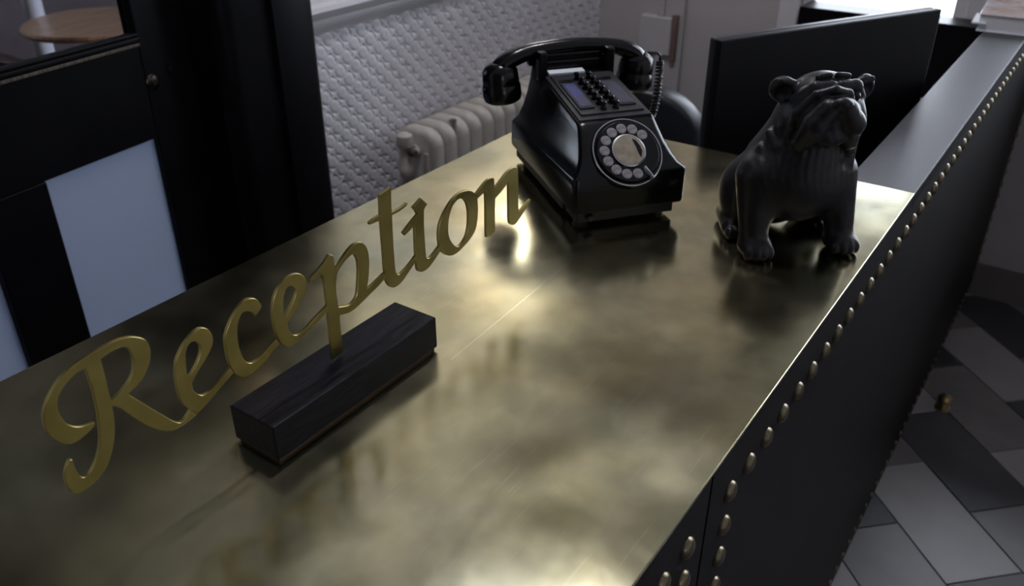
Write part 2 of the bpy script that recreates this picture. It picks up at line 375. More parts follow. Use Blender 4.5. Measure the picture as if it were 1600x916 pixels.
# black door set and pilaster on the left
DA = math.radians(7)
door = structure('door_1', boxes((-.95, -.835, -.02, .02, .01, 2.1), (-.135, .0, -.02, .02, .01, 2.1), (-.835, -.135, -.02, .02, .966, 1.185), (-.835, -.135, -.02, .02, 1.98, 2.1), (-.835, -.135, -.02, .02, .01, .22), (-.562, -.420, -.02, .02, .22, .966), bev=.003), 'black_paint', 'black glazed door with clear glass above two frosted lower panes')
door.location = (1.2, 1.74, 0); door.rotation_euler = (0, 0, DA)
for a, b in ((-.835, -.562), (-.420, -.135)):
    p = obj('frosted_pane', B(a-.004, b+.004, -.003, .003, .216, .97), 'frost', door); p['label'] = 'pale blue frosted glass pane'
p = obj('clear_pane', B(-.84, -.13, -.003, .003, 1.18, 1.985), 'glass', door); p['label'] = 'clear glass pane'
o = obj('glazing_bead', boxes((-.835, -.135, -.030, -.004, 1.180, 1.190), (-.835, -.135, -.026, -.004, 1.19, 1.198), (-.141, -.135, -.026, -.004, 1.2, 1.98), (-.835, -.829, -.026, -.004, 1.2, 1.98), bev=.003), 'black_paint', door)
o = obj('worn_edge', B(-.835, -.14, -.0315, -.028, 1.172, 1.1785, bev=.001), 'worn_edge', door); o['label'] = 'strip of worn brown paint below the glazing'
bm = bmesh.new(); lathe(bm, [(0, -.004), (.017, -.004), (.018, 0), (.015, .003), (.007, .004), (.006, .006), (0, .006)], 20, Matrix.Translation((-.118, -.021, 1.088)) @ Matrix.Rotation(PI/2, 4, 'X'))
obj('lock_escutcheon', bm, 'old_bronze', door, True)
bm = bmesh.new(); lathe(bm, [(0, 0), (.011, 0), (.011, .003), (0, .004)], 16, Matrix.Translation((-.062, -.021, 1.105)) @ Matrix.Rotation(PI/2, 4, 'X'))
obj('screw_cap', bm, 'black_paint', door, True)
structure('trim_4', boxes((-.98, .02, -.03, .03, 2.1, CEIL), (-1.3, -.95, -.03, .03, 0, CEIL)), 'black_paint', 'black panelling around and above the glazed door')
t4 = bpy.data.objects['trim_4']; t4.location = door.location; t4.rotation_euler = door.rotation_euler
# pilaster: rounded nosing, flat and recess
bm = bmesh.new()
prof = []
for i in range(13):
    a = PI*1.0-PI*.5*i/12*1.0; prof.append((COL0+.045+.045*math.cos(a), 1.62+.045-.045*math.sin(a)))
prof += [(COL0+.115, 1.62), (COL0+.120, 1.632), (COL0+.150, 1.632), (COL0+.155, 1.62), (COL1-.02, 1.62), (COL1, 1.632), (COL1, V_LEFT), (COL0, V_LEFT)]
loft(bm, [[(x, y, 0) for x, y in prof], [(x, y, CEIL) for x, y in prof]])
structure('trim_5', bm, 'black_paint', 'black gloss pilaster with a rounded edge beside the glazed door', smooth=35)

# next room seen through the door
structure('floor_next_room', B(-1.2, 4.4, V_LEFT+.1, V_NEXT, -.12, 0), 'dark_floor', 'dark floor of the room beyond the door')
structure('ceiling_next_room', B(-1.2, 4.4, V_LEFT+.12, V_NEXT, CEIL, CEIL+.1), 'dark_wall', 'ceiling of the room beyond the door')
x0, x1, z0, z1 = WIN3
structure('wall_next_room', boxes((-1.2, x0, V_NEXT, V_NEXT+.2, 0, CEIL), (x1, 4.4, V_NEXT, V_NEXT+.2, 0, CEIL), (x0, x1, V_NEXT, V_NEXT+.2, 0, z0), (x0, x1, V_NEXT, V_NEXT+.2, z1, CEIL),
          (-1.3, -1.2, V_LEFT, V_NEXT, 0, CEIL), (4.4, 4.5, V_LEFT, V_NEXT, 0, CEIL)), 'dark_wall', 'plum wall of the room beyond the door')
w = structure('window_2', boxes((x0, x0+.06, V_NEXT+.06, V_NEXT+.1, z0, z1), (x1-.06, x1, V_NEXT+.06, V_NEXT+.1, z0, z1), (x0, x1, V_NEXT+.06, V_NEXT+.1, z0, z0+.06), (x0, x1, V_NEXT+.06, V_NEXT+.1, z1-.06, z1), ((x0+x1)/2-.03, (x0+x1)/2+.03, V_NEXT+.06, V_NEXT+.1, z0, z1)), 'trim', 'wide window in the room beyond the door')
obj('pane', B(x0+.06, (x0+x1)/2-.03, V_NEXT+.078, V_NEXT+.082, z0+.06, z1-.06), 'glass', w)
obj('pane', B((x0+x1)/2+.03, x1-.06, V_NEXT+.078, V_NEXT+.082, z0+.06, z1-.06), 'glass', w)

# ================================================================== RECEPTION DESK
DZ = 1.10; YF, YB = .1876, .858; XN, XB, XE = -.45, 1.362, 3.295
desk = thing('reception_desk', 'long reception desk with worn brass top and studded black leather front', 'desk')
o = obj('body', boxes((XN+.01, XB-.005, YF+.013, YB-.01, .05, DZ-.004), (XB-.005, XE, YF+.013, YF+.095, .0, DZ-.022), (XN+.03, XB-.03, YF+.04, YB-.04, 0, .05)), 'black_wood', desk)
o = obj('brass_top', B(XN, XB, YF, YB, DZ-.004, DZ, bev=.0012), 'brass_top', desk); o['label'] = 'worn mottled brass sheet top'
o = obj('ledge', B(XB, XE, YF, YF+.102, DZ-.022, DZ, bev=.0008), 'ledge', desk); o['label'] = 'narrow dark wood ledge continuing from the brass top'
pb = obj('front_panel', B(XN, .5905, YF, YF+.013, .02, DZ-.0045, bev=.002), 'leather', desk)
pa = obj('front_panel', boxes((.5935, XB, YF, YF+.013, .02, DZ-.0045), (XB, XE, YF, YF+.013, .02, DZ-.023)), 'leather', desk)
obj('edge_band', B(XB, XE, YF-.0005, YF+.004, DZ-.023, DZ-.002), 'black_wood', desk)
bm = bmesh.new(); lathe(bm, [(.0118, 0), (.0114, .0022), (.0088, .0048), (.0048, .0062), (0, .0066)], 10, Matrix.Rotation(PI/2, 4, 'X'))
so = obj('stud', bm, 'stud_brass', pa, True); sm = so.data; bpy.data.objects.remove(so)
def studs(par, pts, k=1.0):
    for x, z in pts: inst('stud', sm, (x, YF, z), par).scale = (k, k, k)
top = [(.6485+.0503*k, 1.035+min(.012, max(0, (k-12)*.0009))) for k in range(53)]
studs(pa, top); studs(pa, [(x, .062) for x, z in top], .62); studs(pa, [(.6465, 1.035-.0443*k) for k in range(1, 22)])
studs(pa, [(top[-1][0], 1.035-.0443*k) for k in range(1, 22)])
studs(pb, [(.546-.0497*k, 1.045) for k in range(18)]); studs(pb, [(.546, 1.045-.0425*k) for k in range(1, 23)])
# far return
obj('return_panel', B(3.17, 3.295, YF+.096, .955, 0, .985, bev=.003), 'black_paint', desk)
# staff worktop
wt = thing('staff_worktop', 'grey low worktop behind the brass counter under the monitor', 'worktop')
obj('top', B(1.37, 3.16, YF+.10, .84, .715, .74, bev=.003), 'worktop', wt)
for x in (1.42, 3.10):
    obj('support_panel', B(x-.012, x+.012, YF+.12, .81, 0, .715), 'black_wood', wt)

# ================================================================== SIGN
SV = .547; bz = .6
sign = thing('reception_sign', 'cut brass word sign on a black wooden block on the brass desk', 'sign', (.491, .5485, DZ))
def L3(x, y, z): return (x-.491, y-.5485, z-DZ)
o = obj('base_block', B(-.115, .115, -.0295, .0295, .004, .042, bev=.0015), 'black_wood', sign); o['label'] = 'black stained wooden block'
obj('felt_pad', B(-.112, .112, -.027, .027, 0, .0042), 'felt', sign)
CR = dict(a=(50, 510, 280/916), b=(260, 450, 180/916), c=(400, 360, 220/916), d=(560, 260, 200/916), e=(670, 240, 170/916))
K = 1
LET = [
 ('R', 'a', [[(520,55),(580,70),(605,120),(600,190),(565,270),(505,335),(495,350,K),(570,395),(660,450),(740,492),(775,483),(812,430,K),(845,453,K),(770,510),(700,535),(620,520),(540,480),(470,430),(425,408),(410,412,K),(420,470),(423,550),(410,640),(375,735),(310,810),(235,855),(200,840),(175,800),(172,745),(190,690),(206,683,K),(225,735),(255,772),(290,760),(325,700),(345,630),(350,560),(345,510),(335,430),(315,340),(290,260),(272,215,K),(230,240),(180,290),(140,350),(130,410),(150,465),(190,505),(250,514),(322,492,K),(316,515),(270,560),(220,595),(170,603),(110,575),(70,520),(62,450),(80,380),(130,290),(200,215),(290,150),(400,90),(470,62)],
   [(350,168,K),(420,122),(480,106),(510,140),(522,190),(510,260),(460,330),(405,385,K),(390,330),(375,260)]]),
 ('e', 'b', [[(275,320),(330,330),(365,380),(370,440),(345,510),(300,590),(240,690),(205,760,K),(215,810),(250,845),(290,855),(340,830),(400,770),(460,700),(512,637,K),(535,678,K),(480,740),(420,810),(356,888),(300,950),(248,1005,K),(186,966,K),(140,930),(100,850),(78,740),(75,650),(85,570),(130,470),(190,385),(230,345)],
   [(240,430),(270,460),(275,510),(255,580),(215,660),(180,710,K),(165,680),(155,600),(155,520),(175,460),(205,430)]]),
 ('c', 'b', [[(670,85),(715,90),(750,130),(755,160),(710,225,K),(690,200),(650,185),(610,195),(580,250),(565,330),(570,430),(590,510),(625,580),(670,600),(710,585),(760,540),(820,470),(874,408,K),(905,445,K),(850,500),(790,580),(720,650),(660,695),(610,710),(565,695),(540,670),(516,632),(490,560),(475,470),(470,400),(490,320),(530,230),(590,140),(630,100)]]),
 ('e', 'c', [[(255,283),(300,290),(325,330),(325,390),(290,470),(240,550),(205,605,K),(215,650),(245,682),(285,675),(340,625),(400,560),(467,492,K),(472,528,K),(420,580),(350,650),(280,720),(220,760),(175,745),(150,715),(130,660),(115,590),(110,520),(120,440),(150,370),(200,310)],
   [(245,370),(262,400),(250,450),(215,520),(185,567,K),(180,520),(180,450),(195,390),(220,362)]]),
 ('p', 'c', [[(352,322,K),(400,268),(450,205),(480,162),(505,168,K),(512,215),(518,262,K),(560,190),(610,120),(650,85),(690,80),(725,120),(738,200),(735,290),(723,385,K),(780,335),(838,278,K),(852,300,K),(800,360),(740,420),(680,480),(620,530),(560,550),(547,556,K),(550,620),(557,680),(568,792,K),(500,842,K),(492,750),(480,640),(470,540),(465,480),(455,400),(445,330),(430,290,K),(400,310),(358,337,K)],
   [(530,280),(560,230),(600,180),(635,158),(660,190),(668,260),(665,350),(655,430),(620,480),(580,495),(540,500,K),(530,450),(522,370)]]),
 ('t', 'd', [[(155,207,K),(235,148,K),(237,240),(240,330,K),(300,300),(350,263,K),(345,285),(290,325),(243,350,K),(246,450),(255,600),(265,730),(275,765),(295,775),(340,735),(385,680),(416,636,K),(412,684,K),(360,760),(310,830),(265,865),(230,862),(205,830),(200,790),(190,740),(180,600),(170,480),(164,388,K),(130,400),(85,418,K),(80,405,K),(115,375),(160,348,K),(158,270)]]),
 ('i', 'd', [[(450,230,K),(495,270,K),(470,312,K),(470,340),(472,450),(480,570),(485,640),(495,660),(520,650),(560,600),(587,562,K),(592,602,K),(560,650),(510,720),(460,755),(430,750),(420,720),(415,660),(410,560),(407,460),(403,418,K),(370,460),(335,495,K),(322,478,K),(380,400),(425,345,K),(412,318,K),(392,298,K)]]),
 ('o', 'e', [[(320,312),(370,320),(405,365),(415,440),(412,540),(395,640),(350,720),(290,790),(230,845),(170,862),(120,835),(95,790),(85,700),(90,620),(110,550),(150,470),(200,390),(260,335)],
   [(270,380),(305,395),(330,450),(338,540),(330,640),(310,710),(270,770),(235,785),(195,750),(170,690),(165,610),(175,530),(200,450),(235,400)]]),
 ('n', 'e', [[(402,340,K),(440,290),(490,230),(530,205),(552,210,K),(556,300,K),(600,240),(660,160),(710,120),(740,118),(752,140),(755,300),(755,420),(760,492,K),(800,450),(855,385,K),(855,402),(830,450),(785,520),(740,585),(710,602),(685,590),(678,550),(677,440),(676,330),(675,235,K),(620,310),(560,380,K),(558,480),(560,655,K),(520,695),(490,707,K),(487,690),(485,560),(485,440),(480,340),(474,322,K),(440,355),(410,382,K)]]),
]
T_SIGN = .0036
for ch, cr, loops in LET:
    ox, oy, sc = CR[cr]
    cu = bpy.data.curves.new('letter', 'CURVE'); cu.dimensions = '2D'; cu.fill_mode = 'BOTH'; cu.extrude = T_SIGN/2-.0004; cu.bevel_depth = .0004; cu.bevel_resolution = 0
    cu.offset = -.0003
    for lp in loops:
        pts = spline(lp)
        w3 = [on_y(ox+p.x*sc, oy+p.y*sc, SV) for p in pts]
        sp = cu.splines.new('POLY'); sp.points.add(len(w3)-1); sp.use_cyclic_u = True
        for q, (wx, wy, wz) in zip(sp.points, w3): q.co = (wx-.491, max(wz, DZ+.0415)-DZ, 0, 1)
    tmp = bpy.data.objects.new('tmp', cu); C.objects.link(tmp)
    dg = bpy.context.evaluated_depsgraph_get(); dg.update()
    me = bpy.data.meshes.new_from_object(tmp.evaluated_get(dg)); bpy.data.objects.remove(tmp)
    me.name = 'letter'
    me.transform(Matrix.Translation((0, SV+T_SIGN/2-.5485, 0)) @ Matrix.Rotation(PI/2, 4, 'X'))
    me.polygons.foreach_set('use_smooth', [False]*len(me.polygons)); me.materials.clear(); me.materials.append(M['sign_brass'])
    o = bpy.data.objects.new('letter', me); C.objects.link(o); o.parent = sign
    o['label'] = ('brass capital letter ' if ch == 'R' else 'brass small letter ')+ch

# ================================================================== TELEPHONE
PH_A = math.radians(-38.4)
tel = thing('telephone', 'old black rotary telephone with a button panel and handset on top', 'telephone', (1.0085, .4965, DZ), PH_A)
prof = [  # half width, front y, back y, z front, z back, corner radius
 (.083, .002, .296, .026, .026, .006), (.085, 0, .298, .030, .030, .007), (.085, 0, .298, .076, .066, .008), (.0835, .0015, .2965, .0785, .070, .008),
 (.0765, .007, .292, .084, .080, .010), (.070, .016, .288, .0945, .098, .012), (.0645, .030, .284, .108, .122, .013), (.0605, .046, .281, .1235, .146, .013), (.0585, .058, .279, .1325, .160, .011), (.0565, .0625, .277, .1350, .1635, .010)]
bm = bmesh.new(); loft(bm, [rrect(-w_, w_, f_, b_, r_, zf, zb) for w_, f_, b_, zf, zb, r_ in prof])
obj('body', bm, 'bakelite', tel, 50)
def ztop(y): return .1350+(y-.0625)*(.1635-.135)/(.277-.0625)
obj('drawer', boxes((-.074, .074, .012, .06, .007, .0245), bev=.002), 'bak_matt', tel)
obj('base_plate', B(-.078, .078, .062, .288, .008, .0265, bev=.002), 'bak_matt', tel)
bm = bmesh.new(); lathe(bm, [(.006, 0), (.006, .006), (.004, .009), (0, .0095)], 14, Matrix.Translation((-.056, .0125, .016)) @ Matrix.Rotation(PI/2, 4, 'X'))
obj('drawer_knob', bm, 'bak_matt', tel, True)
for sx in (-.06, .06):
    for y in (.035, .27):
        bm = bmesh.new(); lathe(bm, [(.010, 0), (.011, .004), (.011, .0095)], 16, Matrix.Translation((sx, y, 0))); obj('foot', bm, 'rust', tel, True)
# sloping button panel
def slope_box(x0, x1, y0, y1, h0, h1, bev=.001):
    bm = B(x0, x1, y0, y1, h0, h1, bev=bev)
    for v in bm.verts: v.co.z += ztop(v.co.y)
    return bm
pn = obj('button_panel', slope_box(-.0545, .0545, .066, .218, -.003, .0035), 'bak_matt', tel)
obj('panel_plate', slope_box(-.048, .048, .077, .213, .003, .0062), 'bak_matt', pn)
bm = slope_box(-.044, -.0215, .092, .178, .0062, .0085, .0006); obj('label_frame', bm, 'bak_matt', pn)
o = obj('label_window', slope_box(-.0415, -.024, .0955, .172, .0080, .0092, .0003), 'blue_card', pn); o['label'] = 'bluish glossy label window'
bm = slope_box(.0175, .042, .092, .178, .0062, .0085, .0006); obj('label_frame', bm, 'bak_matt', pn)
o = obj('label_window', slope_box(.020, .0395, .0955, .172, .0080, .0092, .0003), 'grey_card', pn); o['label'] = 'grey glossy label window'
bm = slope_box(-.043, -.020, .183, .190, .0062, .0080, .0006); obj('label_slot', bm, 'bakelite', pn)
bm = slope_box(.014, .040, .183, .190, .0062, .0080, .0006); obj('label_slot', bm, 'bakelite', pn)
bm = bmesh.new(); lathe(bm, [(.0052, 0), (.0052, .002), (.0034, .0025), (.0034, .0065), (.0046, .0075), (.0048, .0092), (.0036, .0108), (0, .0115)], 14)
bo = obj('button', bm, 'bakelite', pn, True); bmsh = bo.data; bpy.data.objects.remove(bo)
for r_, y in enumerate((.1915, .1745, .1570, .1395, .1220, .1045, .0885)):
    for x in (-.0125, .0065): inst('button', bmsh, (x+r_*.0004, y, ztop(y)+.006), pn, (-.13, 0, 0))
# cradle
cr = obj('cradle', boxes((-.056, .056, .238, .276, .150, .1765), (-.050, .050, .240, .277, .17, .187), (-.062, -.048, .222, .240, .15, .194), (-.062, -.048, .272, .288, .16, .194), (.048, .062, .222, .240, .15, .194), (.048, .062, .272, .288, .16, .194), bev=.003), 'bakelite', tel)
o = obj('number_strip', slope_box(-.046, .012, .2200, .2340, .0005, .0060, .0004), 'card_white', cr); o['label'] = 'white number strip under the handset'
# dial
th = math.radians(45)
DM = Matrix.Translation((0, .024, .0985)) @ Matrix.Rotation(th, 4, 'X')      # local z = face normal (towards -y, +z)
bm = bmesh.new(); lathe(bm, [(.046, -.014), (.0505, -.006), (.0515, .004), (.050, .0065), (.0475, .006), (0, .006)], 48, DM)
dl = obj('dial', bm, 'bakelite', tel, True)
bm = bmesh.new(); tube(bm, [DM @ Vector((.0500*math.cos(2*PI*k/48), .0500*math.sin(2*PI*k/48), .0062)) for k in range(49)], .0011, 6); obj('rim', bm, 'chrome', dl, True)
bm = bmesh.new(); lathe(bm, [(.0455, .006), (.0455, .0085), (.0445, .0095), (0, .0095)], 48, DM); obj('finger_wheel', bm, 'bakelite', dl, True)
bm = bmesh.new(); lathe(bm, [(.0076, 0), (.0070, .0012), (.0042, .0014), (0, .001)], 18); t = obj('number_disc', bm, 'dial_dot', dl, True); dme = t.data; bpy.data.objects.remove(t)
for k in range(10):
    a = math.radians(40+k*26.6)
    o = bpy.data.objects.new('number_disc', dme); C.objects.link(o); o.parent = dl
    o.matrix_local = DM @ Matrix.Translation((.0345*math.cos(a), .0345*math.sin(a), .0093))
bm = bmesh.new(); lathe(bm, [(.0245, .009), (.0245, .0125), (.0225, .0132), (.0222, .0128), (0, .0128)], 36, DM); obj('centre_cap', bm, 'chrome', dl, True)
bm = bmesh.new(); lathe(bm, [(.0221, .0125), (.0221, .0133), (0, .0134)], 36, DM); o = obj('centre_label', bm, 'dial_label', dl, True); o['label'] = 'faded beige dial centre card'
pts = [(.008, .016), (.013, .013), (.0175, .004), (.0185, -.004), (.0145, -.013), (.0125, -.007), (.011, .004)]
bm = bmesh.new(); loft(bm, [[DM @ Vector((x, y, .0133)) for x, y in pts], [DM @ Vector((x, y, .0138)) for x, y in pts]]); o = obj('printed_mark', bm, 'bakelite', dl); o['label'] = 'black printed mark on the dial card'
bm = bmesh.new(); tube(bm, [DM @ Vector(p) for p in ((.0165, -.0265, .0125), (.019, -.033, .0135), (.0225, -.040, .013), (.024, -.0425, .011), (.028, -.041, .0105))], [(.0019, .0012), (.002, .0013), (.0022, .0014), (.003, .0016), (.0012, .001)], 8); obj('finger_stop', bm, 'chrome', dl, True)
# handset
HY = .256
hs = [(-.122, .168), (-.112, .1765), (-.095, .1855), (-.07, .1925), (-.035, .1965), (0, .198), (.035, .1965), (.07, .1925), (.095, .1855), (.112, .1765), (.122, .168)]
rad = [(.010, .010), (.020, .013), (.019, .0135), (.0155, .0125), (.0145, .012), (.0145, .012), (.0145, .012), (.0155, .0125), (.019, .0135), (.020, .013), (.010, .010)]
ctr = spline([(x, z) for x, z in hs]+[(.122, .15), (-.122, .15)], False, 4)[:41]
bm = bmesh.new()
rings = []
for i, p in enumerate(ctr):
    f = i/(len(ctr)-1)*(len(rad)-1); k = min(int(f), len(rad)-2); ff = f-k
    ra = rad[k][0]*(1-ff)+rad[k+1][0]*ff; rb = rad[k][1]*(1-ff)+rad[k+1][1]*ff
    q0, q1 = ctr[max(i-1, 0)], ctr[min(i+1, len(ctr)-1)]; tx = (q1-q0).normalized(); nx_, nz_ = -tx.y, tx.x
    rings.append([(p.x+nx_*rb*math.sin(a), HY+ra*math.cos(a), p.y+nz_*rb*math.sin(a)) for a in [2*PI*j/16 for j in range(16)]])
loft(bm, rings); hd = obj('handset', bm, 'bakelite', tel, 60); hd.location.z = -.005
for sx in (-1, 1):
    mt = Matrix.Translation((sx*.110, HY, .120)) @ Matrix.Rotation(sx*.10, 4, 'Y')
    bm = bmesh.new(); lathe(bm, [(0, .001), (.024, .0), (.0285, .003), (.0305, .010), (.0300, .026), (.0285, .028), (.0285, .031), (.0288, .033), (.0275, .048), (.0225, .056), (.012, .0615), (0, .063)], 32, mt)
    o = obj('earpiece' if sx < 0 else 'mouthpiece', bm, 'bakelite', hd, 50)
# cord
bm = bmesh.new()
path = [Vector(p) for p in ((.134, HY, .172), (.150, HY, .171), (.157, HY+.002, .165), (.158, HY+.004, .155))]
end = [Vector((.158, HY+.004, .155)), Vector((.156, HY, .12)), Vector((.150, HY-.006, .08)), Vector((.138, HY-.004, .05)), Vector((.115, HY+.004, .035)), Vector((.086, HY+.012, .042))]
tube(bm, path, .0022, 8)
def cr3(P, t):
    n = len(P)-1; f = t*n; i = min(int(f), n-1); u = f-i
    p0, p1, p2, p3 = P[max(i-1, 0)], P[i], P[i+1], P[min(i+2, n)]
    return .5*((2*p1)+(p2-p0)*u+(2*p0-5*p1+4*p2-p3)*u*u+(3*p1-p0-3*p2+p3)*u**3)
hx = []; NT = 34; SEG = 12
for i in range(NT*SEG+1):
    t = i/(NT*SEG); c = cr3(end, t); tg = (cr3(end, min(1, t+.01))-cr3(end, max(0, t-.01))).normalized()
    e1 = tg.cross(Vector((0, 1, 0))).normalized(); e2 = tg.cross(e1); a = 2*PI*i/SEG
    hx.append(c+(e1*math.cos(a)+e2*math.sin(a))*.0052)
tube(bm, hx, .0019, 6); obj('coiled_cord', bm, 'bak_matt', tel, True)

# ================================================================== BULLDOG FIGURE (signed distance field -> surface nets)
def dog_mesh():
    st = .0021
    xs = np.arange(-.118, .092, st); ys = np.arange(-.076, .150, st); zs = np.arange(-.008, .244, st)
    X, Y, Z = np.meshgrid(xs, ys, zs, indexing='ij'); X = X.astype(np.float32); Y = Y.astype(np.float32); Z = Z.astype(np.float32)
    def ell(c, r, rot=0, tilt=0):
        x, y, z = X-c[0], Y-c[1], Z-c[2]
        if rot: cs, sn = math.cos(rot), math.sin(rot); x, y = x*cs+y*sn, -x*sn+y*cs
        if tilt: cs, sn = math.cos(tilt), math.sin(tilt); x, z = x*cs+z*sn, -x*sn+z*cs
        k = np.sqrt((x/r[0])**2+(y/r[1])**2+(z/r[2])**2); return (k-1)*min(r)
    def cone(a, b, ra, rb):
        a = np.array(a); b = np.array(b); d = b-a; L2 = d@d
        t = np.clip(((X-a[0])*d[0]+(Y-a[1])*d[1]+(Z-a[2])*d[2])/L2, 0, 1)
        return np.sqrt((X-a[0]-d[0]*t)**2+(Y-a[1]-d[1]*t)**2+(Z-a[2]-d[2]*t)**2)-(ra+(rb-ra)*t)
    def su(a, b, k):
        h = np.clip(.5+.5*(b-a)/k, 0, 1); return b+(a-b)*h-k*h*(1-h)
    def ss(a, b, k): return -su(-a, b, k)
    CX = -.012
    d = ell((CX, .022, .094), (.064, .055, .058))                       # chest
    d = su(d, ell((CX, .080, .066), (.058, .052, .062)), .03)           # back and rump
    d = su(d, cone((CX, .034, .112), (-.004, .026, .160), .058, .049), .025)   # neck
    for s in (-1, 1):
        d = su(d, ell((CX+s*.049, .082, .050), (.027, .042, .046), s*.2), .010)      # haunch
        d = su(d, cone((CX+s*.058, .098, .013), (CX+s*.066, .052, .012), .013, .014), .008)  # hind foot
        for t_ in (-1, 0, 1): d = su(d, ell((CX+s*.066+t_*.008, .038, .010), (.0058, .009, .009)), .003)
    # fore legs
    for (tx, bx) in ((-.066, -.070), (.038, .050)):
        d = su(d, cone((tx, .016, .100), (bx, .000, .036), .030, .0195), .016)
        d = su(d, ell((bx, -.010, .014), (.0225, .024, .0155)), .010)
        for t_ in (-1.5, -.5, .5, 1.5): d = su(d, ell((bx+t_*.0098, -.031+abs(t_)*.0035, .0095), (.0058, .0085, .0092)), .003)
    # head: skull, cheeks, muzzle (turned a little to the viewer, chin lifted)
    HX = .003
    d = su(d, ell((HX, .016, .197), (.047, .041, .038)), .018)
    for s in (-1, 1): d = su(d, ell((HX+s*.032, .004, .178), (.021, .026, .028)), .010)
    MX = -.008
    d = su(d, ell((MX, -.018, .190), (.036, .031, .034)), .008)
    for s in (-1, 1):
        d = su(d, cone((MX+s*.011, -.043, .207), (MX+s*.024, -.041, .188), .0135, .0150), .004)    # flews
        d = su(d, cone((MX+s*.024, -.041, .188), (MX+s*.031, -.027, .160), .0150, .0115), .004)
    d = su(d, ell((MX, -.036, .171), (.021, .014, .014)), .004)                             # chin
    d = ss(d, cone((MX, -.0605, .206), (MX, -.0575, .186), .0034, .0030), .003)
    for s in (-1, 1): d = ss(d, cone((MX+s*.001, -.058, .188), (MX+s*.021, -.056, .168), .0034, .0030), .003)
    d = su(d, ell((MX, -.0535, .2165), (.0120, .0080, .0080)), .002)                       # nose
    for s in (-1, 1): d = ss(d, ell((MX+s*.0048, -.0615, .2160), (.0024, .003, .0022)), .001)
    for s in (-1, 1):
        d = su(d, cone((MX+s*.001, -.030, .2265), (MX+s*.020, -.026, .2200), .0055, .0055), .003)     # roll over the nose
        d = su(d, cone((MX+s*.020, -.026, .2200), (MX+s*.037, -.018, .196), .0055, .0058), .003)
        d = su(d, cone((MX+s*.037, -.018, .196), (MX+s*.040, -.012, .168), .0058, .0060), .003)
        d = su(d, cone((HX+s*.006, -.012, .2255), (HX+s*.026, -.010, .2235), .0070, .0078), .004)      # brow
        d = su(d, cone((HX+s*.026, -.010, .2235), (HX+s*.043, .004, .206), .0078, .0065), .004)
        d = su(d, cone((HX+s*.005, -.001, .2360), (HX+s*.020, .000, .2340), .0035, .0035), .004)
        d = ss(d, ell((HX+s*.027, -.021, .2130), (.0085, .0070, .0055)), .003)
        d = su(d, ell((HX+s*.026, -.0145, .2125), (.0060, .0060, .0055)), .001)
        d = su(d, cone((HX+s*.041, -.004, .182), (HX+s*.032, -.014, .142), .0055, .0070), .005)    # cheek folds
        d = su(d, cone((HX+s*.049, .008, .172), (HX+s*.038, -.006, .126), .0055, .0075), .006)
    # collar of loose skin round the throat
    for r0, z0_, y0_, rr in ((.050, .140, .012, .0060), (.058, .120, .014, .0055)):
        pts = [(CX+.004+r0*math.sin(a), y0_+.012-r0*.86*math.cos(a), z0_-.012*math.cos(a)+.02*(1-math.cos(a))) for a in np.linspace(-1.5, 1.5, 8)]
        for a, b in zip(pts, pts[1:]): d = su(d, cone(a, b, rr, rr), .006)
    # rose ears: cups folded out and back
    for c, s in (((-.047, .026, .2125), -1), ((.0575, .020, .2125), 1)):
        d = su(d, ell(c, (.0175, .0095, .0165), s*.45), .005)
        d = ss(d, ell((c[0]+s*.001, c[1]-.0085, c[2]-.003), (.0115, .0075, .0105), s*.45), .002)
        d = su(d, cone((c[0]-s*.012, c[1]-.004, c[2]+.008), (c[0]+s*.006, c[1]-.006, c[2]+.012), .0036, .0036), .003)
    d = su(d, ell((CX, .130, .030), (.010, .012, .010)), .008)
    # carved hair direction and soft creases
    neck = np.exp(-((Z-.150)/.045)**2)*np.clip((.03-Y)/.03, 0, 1)
    d = d+.0004*np.sin(X*620+Z*90+3*np.sin(Z*70))*neck
    d = np.maximum(d, -Z)
    # surface nets
    sgn = d < 0; nx, ny, nz = d.shape
    acc = np.zeros((nx-1, ny-1, nz-1, 3)); cnt = np.zeros((nx-1, ny-1, nz-1))
    cor = [(i, j, k) for i in (0, 1) for j in (0, 1) for k in (0, 1)]
    sl = lambda a, c: a[c[0]:nx-1+c[0], c[1]:ny-1+c[1], c[2]:nz-1+c[2]]
    for a in cor:
        for ax in range(3):
            if a[ax]: continue
            b = list(a); b[ax] = 1; da, db = sl(d, a), sl(d, b); cr_ = (sl(sgn, a) != sl(sgn, b))
            t = np.where(cr_, da/(da-db+1e-12), 0)
            for q in range(3): acc[..., q] += np.where(cr_, (t if q == ax else a[q]), 0)
            cnt += cr_
    act = cnt > 0; idx = -np.ones(act.shape, int); idx[act] = np.arange(act.sum())
    I = np.argwhere(act); V = (I+acc[act]/cnt[act][:, None])*st+np.array([xs[0], ys[0], zs[0]])
    faces = []
    for ax in range(3):
        b1, b2 = [(1, 2), (2, 0), (0, 1)][ax]
        lo = [slice(1, -1)]*3; lo[ax] = slice(0, -1); hi = [slice(1, -1)]*3; hi[ax] = slice(1, None)
        ch = sgn[tuple(lo)] != sgn[tuple(hi)]; E_ = np.argwhere(ch)
        base = E_.copy(); base[:, b1] += 1; base[:, b2] += 1
        q = []
        for o1, o2 in ((0, 0), (-1, 0), (-1, -1), (0, -1)):
            p = base.copy(); p[:, b1] += o1; p[:, b2] += o2; q.append(idx[p[:, 0], p[:, 1], p[:, 2]])
        q = np.stack(q, 1); inside = sgn[tuple(lo)][ch]
        q[~inside] = q[~inside][:, ::-1]
        faces.append(q)
    Fc = np.concatenate(faces); return V, Fc[(Fc >= 0).all(1)]
V, Fc = dog_mesh()
dog = obj('bulldog_figurine', (V.tolist(), Fc.tolist()), 'bronze', None, 180)
dog.location = (1.078, .273, DZ); dog.rotation_euler = (0, 0, math.atan2(-.727, .686))
